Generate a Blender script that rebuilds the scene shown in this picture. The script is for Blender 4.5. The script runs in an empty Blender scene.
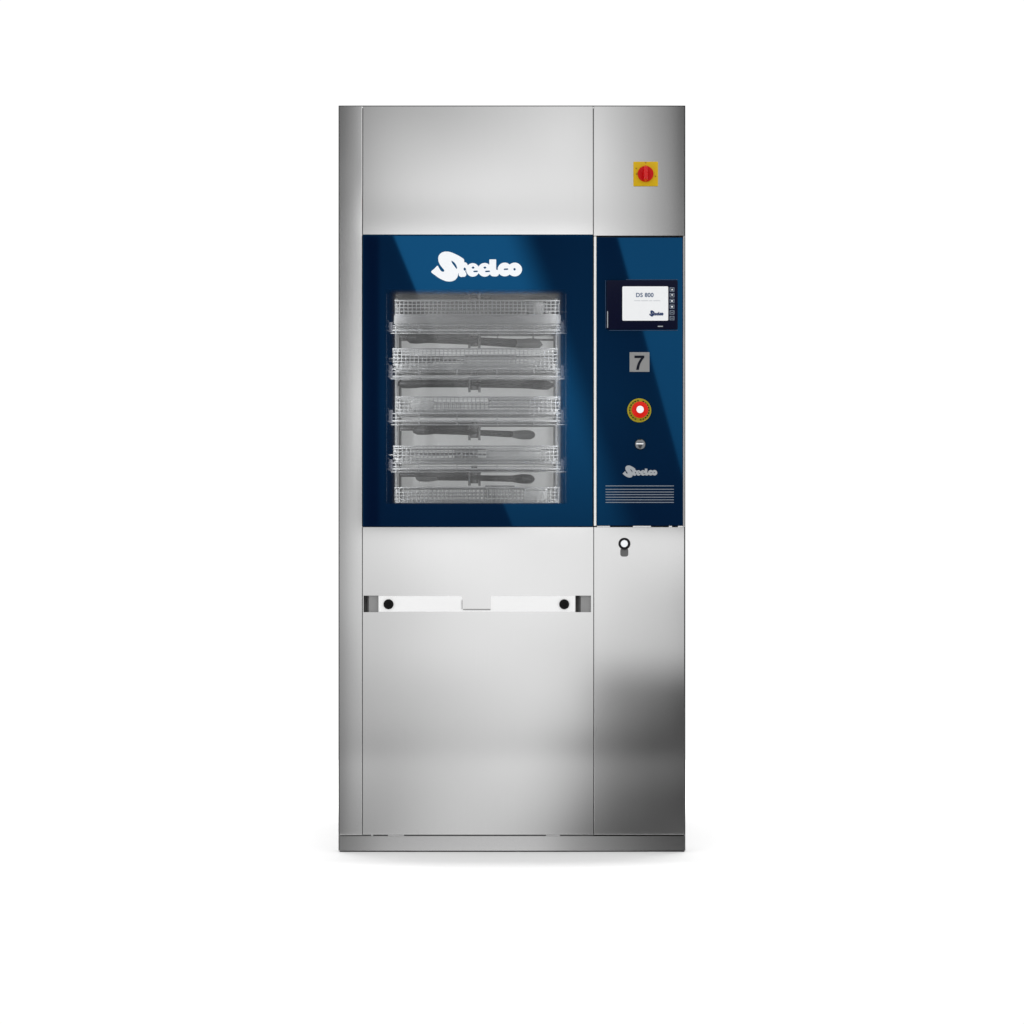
import bpy, bmesh, math, random
import numpy as np
from mathutils import Vector, Matrix
random.seed(4)
PI = math.pi
S = 0.0025            # metres per unit of the measured elevation (width 346, height 746 units)
D = 7.0               # camera distance
CH = 1.15
CB = .33
ZEN = .0
ZC = 0.85
scene = bpy.context.scene
col = scene.collection

def X(px, y=0.0): return (px - 512) * S * (D + y) / D
def Z(py, y=0.0): return ZC + (512 - py) * S * (D + y) / D
def srgb(c):
    return tuple(((v/255)/12.92 if v/255 <= .04045 else ((v/255+.055)/1.055)**2.4) for v in c)

# ------------------------------------------------------------------ materials
def mat(name, base=(.5,.5,.5), rough=.4, metal=0.0, spec=.5, tint=None, emit=None, es=1.0, coat=0.0):
    m = bpy.data.materials.new(name); m.use_nodes = True
    b = m.node_tree.nodes['Principled BSDF']
    b.inputs['Base Color'].default_value = (*base, 1)
    b.inputs['Roughness'].default_value = rough
    b.inputs['Metallic'].default_value = metal
    b.inputs['Specular IOR Level'].default_value = spec
    if tint: b.inputs['Specular Tint'].default_value = (*tint, 1)
    if emit:
        b.inputs['Emission Color'].default_value = (*emit, 1); b.inputs['Emission Strength'].default_value = es
    b.inputs['Coat Weight'].default_value = coat
    return m

def brushed(name, base, rough, aniso, axis='Z', grain=(420, 420, 5), amp=.012, col_amp=.016):
    """brushed sheet steel: vertical grain in roughness, tone and a faint bump"""
    m = mat(name, base, rough, 1.0)
    nt = m.node_tree; b = nt.nodes['Principled BSDF']; L = nt.links
    tc = nt.nodes.new('ShaderNodeTexCoord')
    mp = nt.nodes.new('ShaderNodeMapping'); mp.inputs['Scale'].default_value = grain
    L.new(tc.outputs['Object'], mp.inputs['Vector'])
    n = nt.nodes.new('ShaderNodeTexNoise'); n.inputs['Scale'].default_value = 1; n.inputs['Detail'].default_value = 3
    L.new(mp.outputs['Vector'], n.inputs['Vector'])
    n2 = nt.nodes.new('ShaderNodeTexNoise'); n2.inputs['Scale'].default_value = 3.2; n2.inputs['Detail'].default_value = 2
    L.new(tc.outputs['Object'], n2.inputs['Vector'])
    r = nt.nodes.new('ShaderNodeMapRange')
    r.inputs['To Min'].default_value = 1 - col_amp; r.inputs['To Max'].default_value = 1 + col_amp
    L.new(n.outputs['Fac'], r.inputs['Value'])
    mx = nt.nodes.new('ShaderNodeMix'); mx.data_type = 'RGBA'; mx.blend_type = 'MULTIPLY'; mx.inputs[0].default_value = 1
    mx.inputs[6].default_value = (*base, 1); L.new(r.outputs['Result'], mx.inputs[7])
    L.new(mx.outputs[2], b.inputs['Base Color'])
    r2 = nt.nodes.new('ShaderNodeMapRange')
    r2.inputs['To Min'].default_value = rough - amp; r2.inputs['To Max'].default_value = rough + amp
    L.new(n2.outputs['Fac'], r2.inputs['Value'])
    L.new(r2.outputs['Result'], b.inputs['Roughness'])
    if aniso:
        b.inputs['Anisotropic'].default_value = aniso
        t = nt.nodes.new('ShaderNodeTangent'); t.direction_type = 'RADIAL'; t.axis = axis
        L.new(t.outputs['Tangent'], b.inputs['Tangent'])
    return m

M = {}
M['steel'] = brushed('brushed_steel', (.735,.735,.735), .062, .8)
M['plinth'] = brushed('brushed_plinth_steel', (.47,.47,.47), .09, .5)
M['steel_side'] = brushed('brushed_steel_side', (.80,.80,.80), .22, 0)
M['steel_dull'] = mat('dull_steel', (.55,.55,.55), .42, 1)
M['edge_shade'] = mat('edge_shade_strip', (.10,.10,.10), .5, spec=.2)
M['edge_grey'] = mat('edge_grey', (.36,.35,.34), .5)
M['trim'] = mat('white_trim', (.85,.85,.84), .35)
M['handle'] = mat('satin_white_plate', (.96,.96,.96), .35)
M['pocket'] = mat('grip_pocket', (.31,.31,.31), .45, .25)
M['seam'] = mat('dark_gap', (.09,.09,.09), .7)
M['screw_gap'] = mat('screw_gap_black', (.006,.006,.006), .5, spec=.12)  # black of the screws, also used for painted gap shade
M['black'] = mat('black_plastic', (.008,.008,.01), .35, spec=.2)
M['white'] = mat('white_print', (.86,.88,.9), .5, emit=(.9,.95,1), es=.12)
M['silver_print'] = mat('silver_print', (.36,.38,.40), .45)
M['yellow'] = mat('yellow_plastic', srgb((208,170,0)), .4, spec=.3)
M['yellowgreen'] = mat('yellow_collar', srgb((175,160,20)), .4)
M['red'] = mat('red_plastic', srgb((190,5,8)), .25, spec=.14)
M['orange_red'] = mat('red_button', srgb((218,24,4)), .35, spec=.2)
M['bezel'] = mat('navy_bezel', srgb((2,6,34)), .35, spec=.12)
M['screen'] = mat('white_screen', (.8,.81,.82), .5, emit=(.93,.95,.97), es=.10)
M['navy_print'] = mat('navy_print', srgb((25,50,95)), .5)
M['ink'] = mat('slate_ink', srgb((50,78,118)), .5)
M['pale_ink'] = mat('pale_ink', srgb((205,208,212)), .5)
M['key_print'] = mat('key_print', (.20,.24,.30), .5)
M['plate'] = mat('grey_plate', (.42,.42,.42), .38, 1)
M['digit'] = mat('dark_digit', (.006,.008,.015), .5, spec=.08)
M['slot'] = mat('louvre_lip', (.24,.27,.32), .4, .5)
M['arm'] = mat('dark_spray_arm', (.06,.06,.062), .45, .3)
M['arm_pale'] = mat('pale_spray_tip', (.42,.42,.42), .45, .3)
M['side_shade'] = mat('navy_shade', (.0015,.004,.012), .7, spec=.02)
M['hub'] = mat('hub_grey', (.22,.22,.22), .5, .3)
M['rack'] = mat('rack_steel', (.36,.36,.36), .45, .6)
M['pad'] = mat('pad_grey', (.10,.10,.11), .5)
M['wire'] = mat('wire_steel', (.40,.40,.40), .45, .6)
M['pan_front'] = mat('pan_front_steel', (.20,.20,.20), .55, .2)
M['pan'] = mat('pan_steel', (.42,.42,.415), .5, .4)
M['chamber'] = mat('chamber_steel', (.80,.80,.79), .6, 0)
M['tool'] = mat('instrument_steel', (.16,.16,.16), .35, 1)
M['tool_dark'] = mat('instrument_dark', (.03,.03,.03), .4, .3)
M['pale_plastic'] = mat('pale_plastic', (.40,.40,.395), .5)
M['floor'] = mat('white_floor', (.8,.8,.8), .75, spec=.2)

def glass_blue(name, window=None):
    """dark blue back-printed glass; inside `window` (object space x0,x1,z0,z1) the print stops and the pane is clear"""
    m = bpy.data.materials.new(name); m.use_nodes = True
    nt = m.node_tree; b = nt.nodes['Principled BSDF']; L = nt.links
    b.inputs['Base Color'].default_value = (*srgb((4,16,42)), 1)
    b.inputs['Roughness'].default_value = .015
    b.inputs['Specular IOR Level'].default_value = .62
    b.inputs['Specular Tint'].default_value = (.035,.42,1.0,1)
    b.inputs['IOR'].default_value = 1.5
    if window is None: return m
    tr = nt.nodes.new('ShaderNodeBsdfTransparent'); tr.inputs[0].default_value = (.90,.91,.92,1)
    gl = nt.nodes.new('ShaderNodeBsdfGlossy'); gl.inputs['Roughness'].default_value = .015
    mix1 = nt.nodes.new('ShaderNodeMixShader'); mix1.inputs[0].default_value = .012
    L.new(tr.outputs[0], mix1.inputs[1]); L.new(gl.outputs[0], mix1.inputs[2])
    tc = nt.nodes.new('ShaderNodeTexCoord'); sx = nt.nodes.new('ShaderNodeSeparateXYZ'); L.new(tc.outputs['Object'], sx.inputs[0])
    def ramp(sock, a, c):
        r = nt.nodes.new('ShaderNodeMapRange'); r.interpolation_type = 'SMOOTHSTEP'
        r.inputs['From Min'].default_value = a; r.inputs['From Max'].default_value = c
        L.new(sock, r.inputs['Value']); return r.outputs['Result']
    x0, x1, z0, z1, fl, fr, fz = window
    fs = [ramp(sx.outputs['X'], x0 - fl, x0 + fl), ramp(sx.outputs['X'], x1 + fr, x1 - fr),
          ramp(sx.outputs['Z'], z0 - fz*.3, z0 + fz*.3), ramp(sx.outputs['Z'], z1 + fz, z1 - fz)]
    o = fs[0]
    for f in fs[1:]:
        k = nt.nodes.new('ShaderNodeMath'); k.operation = 'MULTIPLY'; L.new(o, k.inputs[0]); L.new(f, k.inputs[1]); o = k.outputs[0]
    # pale haze over the interior, painted into the clear pane as a diffuse layer
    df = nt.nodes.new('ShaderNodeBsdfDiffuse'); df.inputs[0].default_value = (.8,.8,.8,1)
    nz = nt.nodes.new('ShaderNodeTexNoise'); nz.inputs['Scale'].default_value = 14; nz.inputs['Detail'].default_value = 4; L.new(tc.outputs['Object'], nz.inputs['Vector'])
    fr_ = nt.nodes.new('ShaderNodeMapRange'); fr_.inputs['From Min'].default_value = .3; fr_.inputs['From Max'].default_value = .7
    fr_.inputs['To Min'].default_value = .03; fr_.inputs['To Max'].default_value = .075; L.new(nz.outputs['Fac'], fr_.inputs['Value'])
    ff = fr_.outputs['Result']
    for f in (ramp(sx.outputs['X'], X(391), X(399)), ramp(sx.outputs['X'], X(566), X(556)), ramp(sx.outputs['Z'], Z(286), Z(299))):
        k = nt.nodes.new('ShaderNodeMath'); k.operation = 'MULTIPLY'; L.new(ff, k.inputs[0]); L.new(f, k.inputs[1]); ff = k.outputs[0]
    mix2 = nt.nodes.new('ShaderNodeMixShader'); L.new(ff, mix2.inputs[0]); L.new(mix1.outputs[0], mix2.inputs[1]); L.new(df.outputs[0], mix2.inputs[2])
    mix = nt.nodes.new('ShaderNodeMixShader'); L.new(o, mix.inputs[0])
    L.new(b.outputs[0], mix.inputs[1]); L.new(mix2.outputs[0], mix.inputs[2])
    L.new(mix.outputs[0], nt.nodes['Material Output'].inputs['Surface'])
    return m
M['glass'] = glass_blue('blue_panel_glass')
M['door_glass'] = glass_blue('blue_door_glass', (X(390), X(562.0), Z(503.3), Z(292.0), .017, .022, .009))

# ------------------------------------------------------------------ mesh helpers
class MB:
    def __init__(s): s.bm = bmesh.new()
    def box(s, x0, x1, y0, y1, z0, z1, bevel=0, rot=None):
        r = bmesh.ops.create_cube(s.bm, size=1)
        vs = r['verts']
        c = Vector(((x0+x1)/2, (y0+y1)/2, (z0+z1)/2))
        for v in vs:
            v.co = Vector((v.co.x*abs(x1-x0), v.co.y*abs(y1-y0), v.co.z*abs(z1-z0)))
            if rot: v.co = rot @ v.co
            v.co += c
        if bevel:
            es = list({e for v in vs for e in v.link_edges})
            bmesh.ops.bevel(s.bm, geom=es, offset=bevel, segments=2, affect='EDGES', profile=.6)
        return s
    def tube(s, a, b, r, n=8, r2=None):
        a, b = Vector(a), Vector(b); d = b - a
        if d.length < 1e-6: return s
        q = d.to_track_quat('Z', 'Y').to_matrix().to_4x4()
        mt = Matrix.Translation((a+b)/2) @ q
        bmesh.ops.create_cone(s.bm, cap_ends=True, segments=n, radius1=r, radius2=r if r2 is None else r2, depth=d.length, matrix=mt)
        return s
    def path(s, pts, r, n=6):
        for a, b in zip(pts[:-1], pts[1:]): s.tube(a, b, r, n)
        return s
    def lathe(s, c, prof, n=40, axis='Y'):
        """prof: (radius, offset along -Y); closes at ends if radius 0"""
        rings = []
        for r, h in prof:
            ring = []
            for k in range(n):
                t = 2*PI*k/n
                if axis == 'Y': p = (c[0] + r*math.cos(t), c[1] - h, c[2] + r*math.sin(t))
                else: p = (c[0] + r*math.cos(t), c[1] + r*math.sin(t), c[2] + h)
                ring.append(s.bm.verts.new(p))
            rings.append(ring)
        for a, b in zip(rings[:-1], rings[1:]):
            for k in range(n):
                s.bm.faces.new((a[k], a[(k+1) % n], b[(k+1) % n], b[k]))
        s.bm.faces.new(rings[0]); s.bm.faces.new(rings[-1])
        return s
    def prism(s, pts, y0, y1):
        """polygon in (x,z) extruded y0..y1 (y0 front)"""
        f = [s.bm.verts.new((x, y0, z)) for x, z in pts]; k = [s.bm.verts.new((x, y1, z)) for x, z in pts]
        s.bm.faces.new(f); s.bm.faces.new(k[::-1])
        n = len(pts)
        for i in range(n): s.bm.faces.new((f[i], k[i], k[(i+1) % n], f[(i+1) % n]))
        return s
    def ring(s, o, i, y0, y1):
        """rectangular frame: o, i = (x0,x1,z0,z1)"""
        def q(r, y): return [s.bm.verts.new(p) for p in ((r[0],y,r[2]),(r[1],y,r[2]),(r[1],y,r[3]),(r[0],y,r[3]))]
        a, b, c, d = q(o, y0), q(i, y0), q(o, y1), q(i, y1)
        for k in range(4):
            j = (k+1) % 4
            s.bm.faces.new((a[k], a[j], b[j], b[k])); s.bm.faces.new((c[k], d[k], d[j], c[j]))
            s.bm.faces.new((a[k], c[k], c[j], a[j])); s.bm.faces.new((b[k], b[j], d[j], d[k]))
        return s
    def build(s, name, m, parent=None, smooth=False):
        bmesh.ops.recalc_face_normals(s.bm, faces=s.bm.faces)
        me = bpy.data.meshes.new(name); s.bm.to_mesh(me); s.bm.free()
        me.materials.append(m)
        if smooth:
            for p in me.polygons: p.use_smooth = True
            try: me.set_sharp_from_angle(angle=math.radians(38))
            except Exception: pass
        o = bpy.data.objects.new(name, me); col.objects.link(o)
        if parent: o.parent = parent
        return o

def thing(name, label, cat, loc=(0,0,0), group=None):
    o = bpy.data.objects.new(name, None); col.objects.link(o); o.location = loc
    o['label'] = label; o['category'] = cat
    if group: o['group'] = group
    return o

def text(name, s, cx, cz, h, y, m, parent, spacing=1.0, width=None, bold=0):
    cu = bpy.data.curves.new('t', 'FONT'); cu.body = s; cu.size = 1; cu.space_character = spacing; cu.offset = bold
    cu.align_x = 'LEFT'
    ob = bpy.data.objects.new('t', cu); col.objects.link(ob)
    dg = bpy.context.evaluated_depsgraph_get()
    me = bpy.data.meshes.new_from_object(ob.evaluated_get(dg))
    bpy.data.objects.remove(ob)
    xs = [v.co.x for v in me.vertices]; ys = [v.co.y for v in me.vertices]
    w, hh = max(xs)-min(xs), max(ys)-min(ys)
    sy = h/hh; sxx = sy if width is None else width/w
    mx, my = (max(xs)+min(xs))/2, (max(ys)+min(ys))/2
    for v in me.vertices:
        v.co = Vector((cx + (v.co.x-mx)*sxx, y, cz + (v.co.y-my)*sy))
    me.materials.clear(); me.materials.append(m); me.name = name
    o = bpy.data.objects.new(name, me); col.objects.link(o); o.parent = parent
    return o

# ------------------------------------------------------------------ lettering of the logo (traced outline, filled by marching squares)
def catmull(pts, k=8):
    out = []; n = len(pts)
    for i in range(n):
        p0, p1, p2, p3 = (np.array(pts[(i+j) % n], float) for j in (-1, 0, 1, 2))
        for t in np.linspace(0, 1, k, endpoint=False):
            out.append(.5*((2*p1) + (-p0+p2)*t + (2*p0-5*p1+4*p2-p3)*t*t + (-p0+3*p1-3*p2+p3)*t**3))
    return np.array(out)
def sd_poly(P, poly):
    d = np.full(P.shape[0], 1e9); inside = np.zeros(P.shape[0], bool)
    n = len(poly)
    for i in range(n):
        a, b = poly[i], poly[(i+1) % n]
        e = b-a; w = P-a
        t = np.clip((w@e)/max(e@e, 1e-9), 0, 1)
        d = np.minimum(d, np.linalg.norm(w - t[:, None]*e, axis=1))
        cnd = ((a[1] > P[:, 1]) != (b[1] > P[:, 1]))
        xi = a[0] + (P[:, 1]-a[1])*(b[0]-a[0])/((b[1]-a[1]) if abs(b[1]-a[1]) > 1e-9 else 1e-9)
        inside ^= cnd & (P[:, 0] < xi)
    return np.where(inside, -d, d)
def sd_seg(P, a, b, r):
    a, b = np.array(a, float), np.array(b, float); e = b-a; w = P-a
    t = np.clip((w@e)/max(e@e, 1e-9), 0, 1)
    return np.linalg.norm(w - t[:, None]*e, axis=1) - r
def sd_ell(P, c, rx, ry):
    q = (P-np.array(c))/np.array([rx, ry]); return (np.linalg.norm(q, axis=1)-1)*min(rx, ry)
def logo_field(P):
    S_out = catmull([(68,270),(98,240),(128,211),(140,226),(158,255),(176,268),(192,266),(193,252),(172,226),(150,195),(137,158),(140,118),
                     (165,88),(205,75),(255,80),(310,103),(350,124),(381,146),(387,160),(385,186),(378,215),(352,248),(330,285),(322,318),(297,348),
                     (255,362),(205,357),(150,333),(105,302)])
    hole = catmull([(262,163),(282,172),(302,193),(315,218),(318,240),(306,234),(290,212),(272,188)])
    f = np.maximum(sd_poly(P, S_out), -sd_poly(P, hole))
    for a, b, r in (((392,205),(360,292),27), ((375,214),(398,214),22), ((360,288),(382,292),26)): f = np.minimum(f, sd_seg(P, a, b, r))
    f = np.minimum(f, sd_ell(P, (470,251), 64, 65)); f = np.minimum(f, sd_ell(P, (585,250), 66, 66))
    f = np.minimum(f, np.maximum(np.abs(P[:,0]-663)-33, np.maximum(150-P[:,1], P[:,1]-285)))
    f = np.minimum(f, sd_seg(P, (668,280), (692,281), 33))
    f = np.minimum(f, sd_ell(P, (779,247), 68, 66)); f = np.minimum(f, sd_ell(P, (876,247), 70, 66))
    f = np.maximum(f, -sd_ell(P, (392,243), 11, 15))
    f = np.maximum(f, -sd_ell(P, (473,229), 13, 10)); f = np.maximum(f, -sd_seg(P, (482,266), (512,264), 7))
    f = np.maximum(f, -sd_ell(P, (587,229), 13, 10)); f = np.maximum(f, -sd_seg(P, (596,266), (630,264), 7))
    f = np.maximum(f, -sd_seg(P, (776,245), (806,243), 7)); f = np.maximum(f, -sd_ell(P, (874,245), 11, 12))
    f = np.maximum(f, -sd_poly(P, np.array([(500,318),(524,290),(545,318)], float)))
    return f
def logo(name, x0, x1, z0, z1, y, m, parent, step=4.5):
    """x0..x1, z0..z1: box of the lettering in metres"""
    gx = np.arange(58, 957, step); gy = np.arange(64, 376, step)
    G = np.array([(a, b) for b in gy for a in gx]); F = logo_field(G).reshape(len(gy), len(gx))
    bm = bmesh.new(); cache = {}
    def mp(p): return (x0 + (p[0]-66)/(946-66)*(x1-x0), y, z1 - (p[1]-73)/(363-73)*(z1-z0))
    def vert(key, p):
        if key not in cache: cache[key] = bm.verts.new(mp(p))
        return cache[key]
    for j in range(len(gy)-1):
        for i in range(len(gx)-1):
            cs = [(i, j), (i+1, j), (i+1, j+1), (i, j+1)]
            poly = []
            for k in range(4):
                a, b = cs[k], cs[(k+1) % 4]
                fa, fb = F[a[1], a[0]], F[b[1], b[0]]
                if fa <= 0: poly.append(vert(a, (gx[a[0]], gy[a[1]])))
                if (fa <= 0) != (fb <= 0):
                    t = fa/(fa-fb); key = tuple(sorted((a, b)))
                    poly.append(vert(key, (gx[a[0]]+(gx[b[0]]-gx[a[0]])*t, gy[a[1]]+(gy[b[1]]-gy[a[1]])*t)))
            poly = list(dict.fromkeys(poly))
            if len(poly) >= 3:
                try: bm.faces.new(poly)
                except ValueError: pass
    for f in bm.faces:
        f.normal_update()
        if f.normal.y > 0: f.normal_flip()
    me = bpy.data.meshes.new(name); bm.to_mesh(me); bm.free(); me.materials.append(m)
    o = bpy.data.objects.new(name, me); col.objects.link(o); o.parent = parent
    return o

# ------------------------------------------------------------------ the machine
W = thing('washer_disinfector', 'tall stainless steel washer cabinet with blue glass door and blue control panel', 'washer')
T = .018
BACK = .72
b = MB()
b.box(X(339.2), X(340.4), T+.002, BACK, Z(836.0), Z(106.6))
b.box(X(683.3), X(684.6), T+.002, BACK, Z(836.0), Z(106.6))
b.box(X(340.6), X(683.1), T+.002, BACK, Z(107.4), Z(106.6))
b.box(X(340.6), X(683.1), BACK-.003, BACK, Z(834), Z(107.6))
b.build('casing', M['steel_side'], W)
# dark inner frame seen only through the gaps between panels
b = MB()
for x0, x1, z0, z1 in ((341, 366, 836, 107.6), (590, 600, 836, 107.6), (679, 683, 836, 107.6)):
    b.box(X(x0), X(x1), T+.003, T+.028, Z(z0), Z(z1))
for x0, x1, z0, z1 in ((366.5, 589.5, 243, 231), (366.5, 589.5, 533, 521), (600.5, 678.5, 242, 232), (600.5, 678.5, 531, 521), (366.5, 589.5, 836, 829), (600.5, 678.5, 836, 829),
                       (366.5, 589.5, 113, 108), (600.5, 678.5, 113, 108)):
    b.box(X(x0), X(x1), T+.004, T+.027, Z(z0), Z(z1))
b.build('inner_frame', M['seam'], W)

def panel(name, x0, x1, y0, y1, rotz=0, bow=None, lean=0, m='steel'):
    """folded sheet; bow(px) is the small turn of the sheet at that place (rolled sheet is never quite flat)"""
    cx, cz = (X(x0)+X(x1))/2, (Z(y0)+Z(y1))/2
    mb = MB(); n = 1 if bow is None else 16; e = .0012
    xs_ = np.linspace(X(x0)-cx+e, X(x1)-cx-e, n+1); ys_ = [0.0]
    for a_, c_ in zip(xs_[:-1], xs_[1:]):
        ys_.append(ys_[-1] + (0 if bow is None else math.tan(bow((a_+c_)/2/S + cx/S + 512)))*(c_-a_))
    off = min(ys_); ys_ = [q - off for q in ys_]
    front = [(a_, q) for a_, q in zip(xs_, ys_)]
    edge = [(xs_[0]-e, T)], [(xs_[-1]+e, T)]
    prof = [(xs_[0]-e, T), (xs_[0]-e, ys_[0]+e)] + front + [(xs_[-1]+e, ys_[-1]+e), (xs_[-1]+e, T)]
    zt, zb = Z(y0)-cz, Z(y1)-cz
    lo_ = [mb.bm.verts.new((a_, q, zb+.0006)) for a_, q in prof]; hi = [mb.bm.verts.new((a_, q, zt-.0006)) for a_, q in prof]
    for k in range(len(prof)-1):
        f = mb.bm.faces.new((lo_[k], lo_[k+1], hi[k+1], hi[k])); f.smooth = n > 1 and 2 <= k <= len(prof)-4
    for row, zz in ((hi, zt), (lo_, zb)):
        bk = [mb.bm.verts.new((v.co.x, v.co.y + .0008, zz)) for v in row]
        for k in range(len(prof)-1): mb.bm.faces.new((row[k], row[k+1], bk[k+1], bk[k]))
        mb.bm.faces.new(bk)
    for e_ in mb.bm.edges:
        if any(not f.smooth for f in e_.link_faces): e_.smooth = False
    o = mb.build(name, M[m], W); o.location = (cx, lean*(zt-zb)/2, cz); o.rotation_euler = (-lean, 0, rotz)
    return o
bowl = lambda px: -.010*max(0, min(1, (362-px)/23))*-1
bowr = lambda px: .010*max(0, min(1, (px-645)/39))
panel('side_column', 339, 362.2, 106, 835, bow=lambda px: -bowl(px))
panel('top_panel', 362.8, 593.1, 106, 234.7, lean=.008)
panel('switch_panel', 593.7, 684.7, 106, 235.8, bow=bowr, lean=.008)
sd = panel('service_door', 593.9, 684.6, 527.0, 834.8, rotz=.0015, bow=bowr)
# lower panel with an opening for the grips: built from strips around the two pockets
lp = MB()
cx, cz = (X(362.9)+X(593))/2, Z(604)
xs = [362.8, 363.6, 378.4, 575.4, 591.0, 593.3]; zs = [527.2, 595.6, 612.2, 834.6]
def grid_panel(mb, xs, zs, holes):
    """flat sheet front at y=0 with rectangular holes, returned edges 18 mm deep"""
    V = {}
    def v(i, j, y):
        k = (i, j, y)
        if k not in V: V[k] = mb.bm.verts.new((X(xs[i]), y, Z(zs[j])))
        return V[k]
    nx, nz = len(xs)-1, len(zs)-1
    solid = lambda i, j: 0 <= i < nx and 0 <= j < nz and (i, j) not in holes
    for i in range(nx):
        for j in range(nz):
            if not solid(i, j): continue
            mb.bm.faces.new((v(i,j,0), v(i,j+1,0), v(i+1,j+1,0), v(i+1,j,0)))
            for (di, dj, a, c) in ((-1,0,(i,j),(i,j+1)), (1,0,(i+1,j),(i+1,j+1)), (0,-1,(i,j),(i+1,j)), (0,1,(i,j+1),(i+1,j+1))):
                if not solid(i+di, j+dj):
                    mb.bm.faces.new((v(*a,0), v(*c,0), v(*c,T), v(*a,T)))
grid_panel(lp, xs, zs, {(1,1), (3,1)})
LP = lp.build('lower_panel', M['steel'], W)
def pocket(x0, x1):
    mb = MB(); d = .024; zt, zb = Z(595.6), Z(612.2)
    # cup curving away towards its left side
    xs_ = np.linspace(X(x0), X(x1), 15)
    ys_ = [.005 + d*math.cos(min(1, max(0, k/5))*PI/2)**.8 if k < 5 else .005 for k in range(15)]
    prev = None
    for xx, yy in zip(xs_, ys_):
        cur = (mb.bm.verts.new((xx, yy, zt)), mb.bm.verts.new((xx, yy, zb)))
        if prev: mb.bm.faces.new((prev[0], prev[1], cur[1], cur[0]))
        prev = cur
    return mb.build('grip_pocket', M['pocket'], LP, smooth=True)
pocket(363.6, 378.4); pocket(575.4, 591.0)
hb = MB()
pts = [(378.8,596.0),(461.6,596.0),(462.2,596.6),(462.2,609.6),(491.0,609.6),(491.0,596.6),(491.6,596.0),(574.8,596.0),(574.8,611.6),(378.8,611.6)]
hb.prism([(X(a), Z(c)) for a, c in pts], -.0035, -.0005)
hb.build('pull_bar', M['handle'], LP)
def screw(px, py):
    MB().lathe((X(px), -.0038, Z(py)), [(.0002,-.0002),(.0125,-.0002),(.0125,.0015),(.0112,.0032),(.0065,.0036),(.006,.002),(.0001,.002)], 28).build('screw', M['screw_gap'], LP, smooth=True)
screw(388.6, 604.2); screw(564.2, 604.2)
# gap and shadow lines of the notch, put on as dark strips
MB().box(X(463.2), X(490.4), -.0048, -.0037, Z(609.9), Z(609.0)).build('notch_shade', M['pocket'], LP)
MB().box(X(461.7), X(462.4), -.0048, -.0037, Z(609.0), Z(600)).build('notch_shade', M['steel_dull'], LP)
# plinth
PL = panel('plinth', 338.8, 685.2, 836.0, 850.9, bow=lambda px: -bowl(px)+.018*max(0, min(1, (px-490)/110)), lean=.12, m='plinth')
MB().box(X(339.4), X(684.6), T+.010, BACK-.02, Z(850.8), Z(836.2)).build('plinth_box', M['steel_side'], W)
MB().box(X(339.6), X(684.4), .005, BACK-.03, 0, Z(851.0)).build('base_shade_strip', M['screw_gap'], W)  # shadow in the gap at the floor, put in as black
# pale strips added for lit stretches of the gap over the plinth and under the control panel
for x0, x1, y0, y1 in ((388,404,834.85,835.95),(546,560,834.85,835.95),(371,373,834.85,835.95)):
    MB().box(X(x0), X(x1), .0012, .012, Z(y1), Z(y0)).build('lit_gap_strip', M['steel_dull'], W)
for x0, x1 in ((597,610),(633,651),(669,672),(678,683)):
    MB().box(X(x0), X(x1), .0012, .012, Z(526.95), Z(525.9)).build('lit_gap_strip', M['trim'], W)

# ---- glass door
DOOR = MB().ring((X(364), X(592.4), Z(526), Z(236.4)), (X(378), X(578), Z(512), Z(280)), .0085, .03).build('door', M['seam'], W)
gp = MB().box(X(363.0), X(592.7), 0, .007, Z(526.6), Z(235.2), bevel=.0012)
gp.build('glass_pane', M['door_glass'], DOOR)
logo('logo_lettering', X(431.0), X(522.0), Z(281.6), Z(251.4), -.0008, M['white'], DOOR)
# shaded outer edge of the front, put on as thin dark strips
for x0, x1, z0, z1 in ((338.5, 338.95, 850.5, 105.6), (684.85, 685.35, 850.5, 105.6), (339.0, 684.8, 105.9, 105.5)):
    MB().box(X(x0), X(x1), .0004, .015, Z(z0), Z(z1)).build('edge_shade_strip', M['edge_shade'], W)
MB().box(X(594.2), X(684.4), .0032, .03, Z(835.9), Z(834.95)).build('gap_shade_strip', M['screw_gap'], W)  # shade of the gap above the plinth, put in as dark strips
MB().box(X(339.3), X(593.6), .0034, .03, Z(835.9), Z(834.95)).build('gap_shade_strip', M['edge_shade'], W)
# bright post between door and controls
MB().box(X(593.9), X(596.3), -.003, .014, Z(525.8), Z(236.4), bevel=.0012).build('door_post', M['trim'], W)

# ---- control panel
CP = MB().box(X(596.9), X(682.8), 0, .008, Z(525.8), Z(237.4), bevel=.001).build('control_panel', M['glass'], W)
MB().box(X(683.1), X(684.6), -.001, .015, Z(526.2), Z(236.6), bevel=.0006).build('edge_trim', M['edge_grey'], W)
logo('logo_lettering', X(622.6), X(657.2), Z(477.6), Z(465.4), -.0008, M['silver_print'], CP, step=9)
# louvre grille under it
lv = MB()
for py in (485.9, 489.3, 492.0, 494.6, 497.2, 499.8, 502.4):
    lv.box(X(605.5), X(673.8), -.0016, -.0004, Z(py+.42), Z(py-.42))
lv.build('vent_grille', M['slot'], CP)
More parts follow.
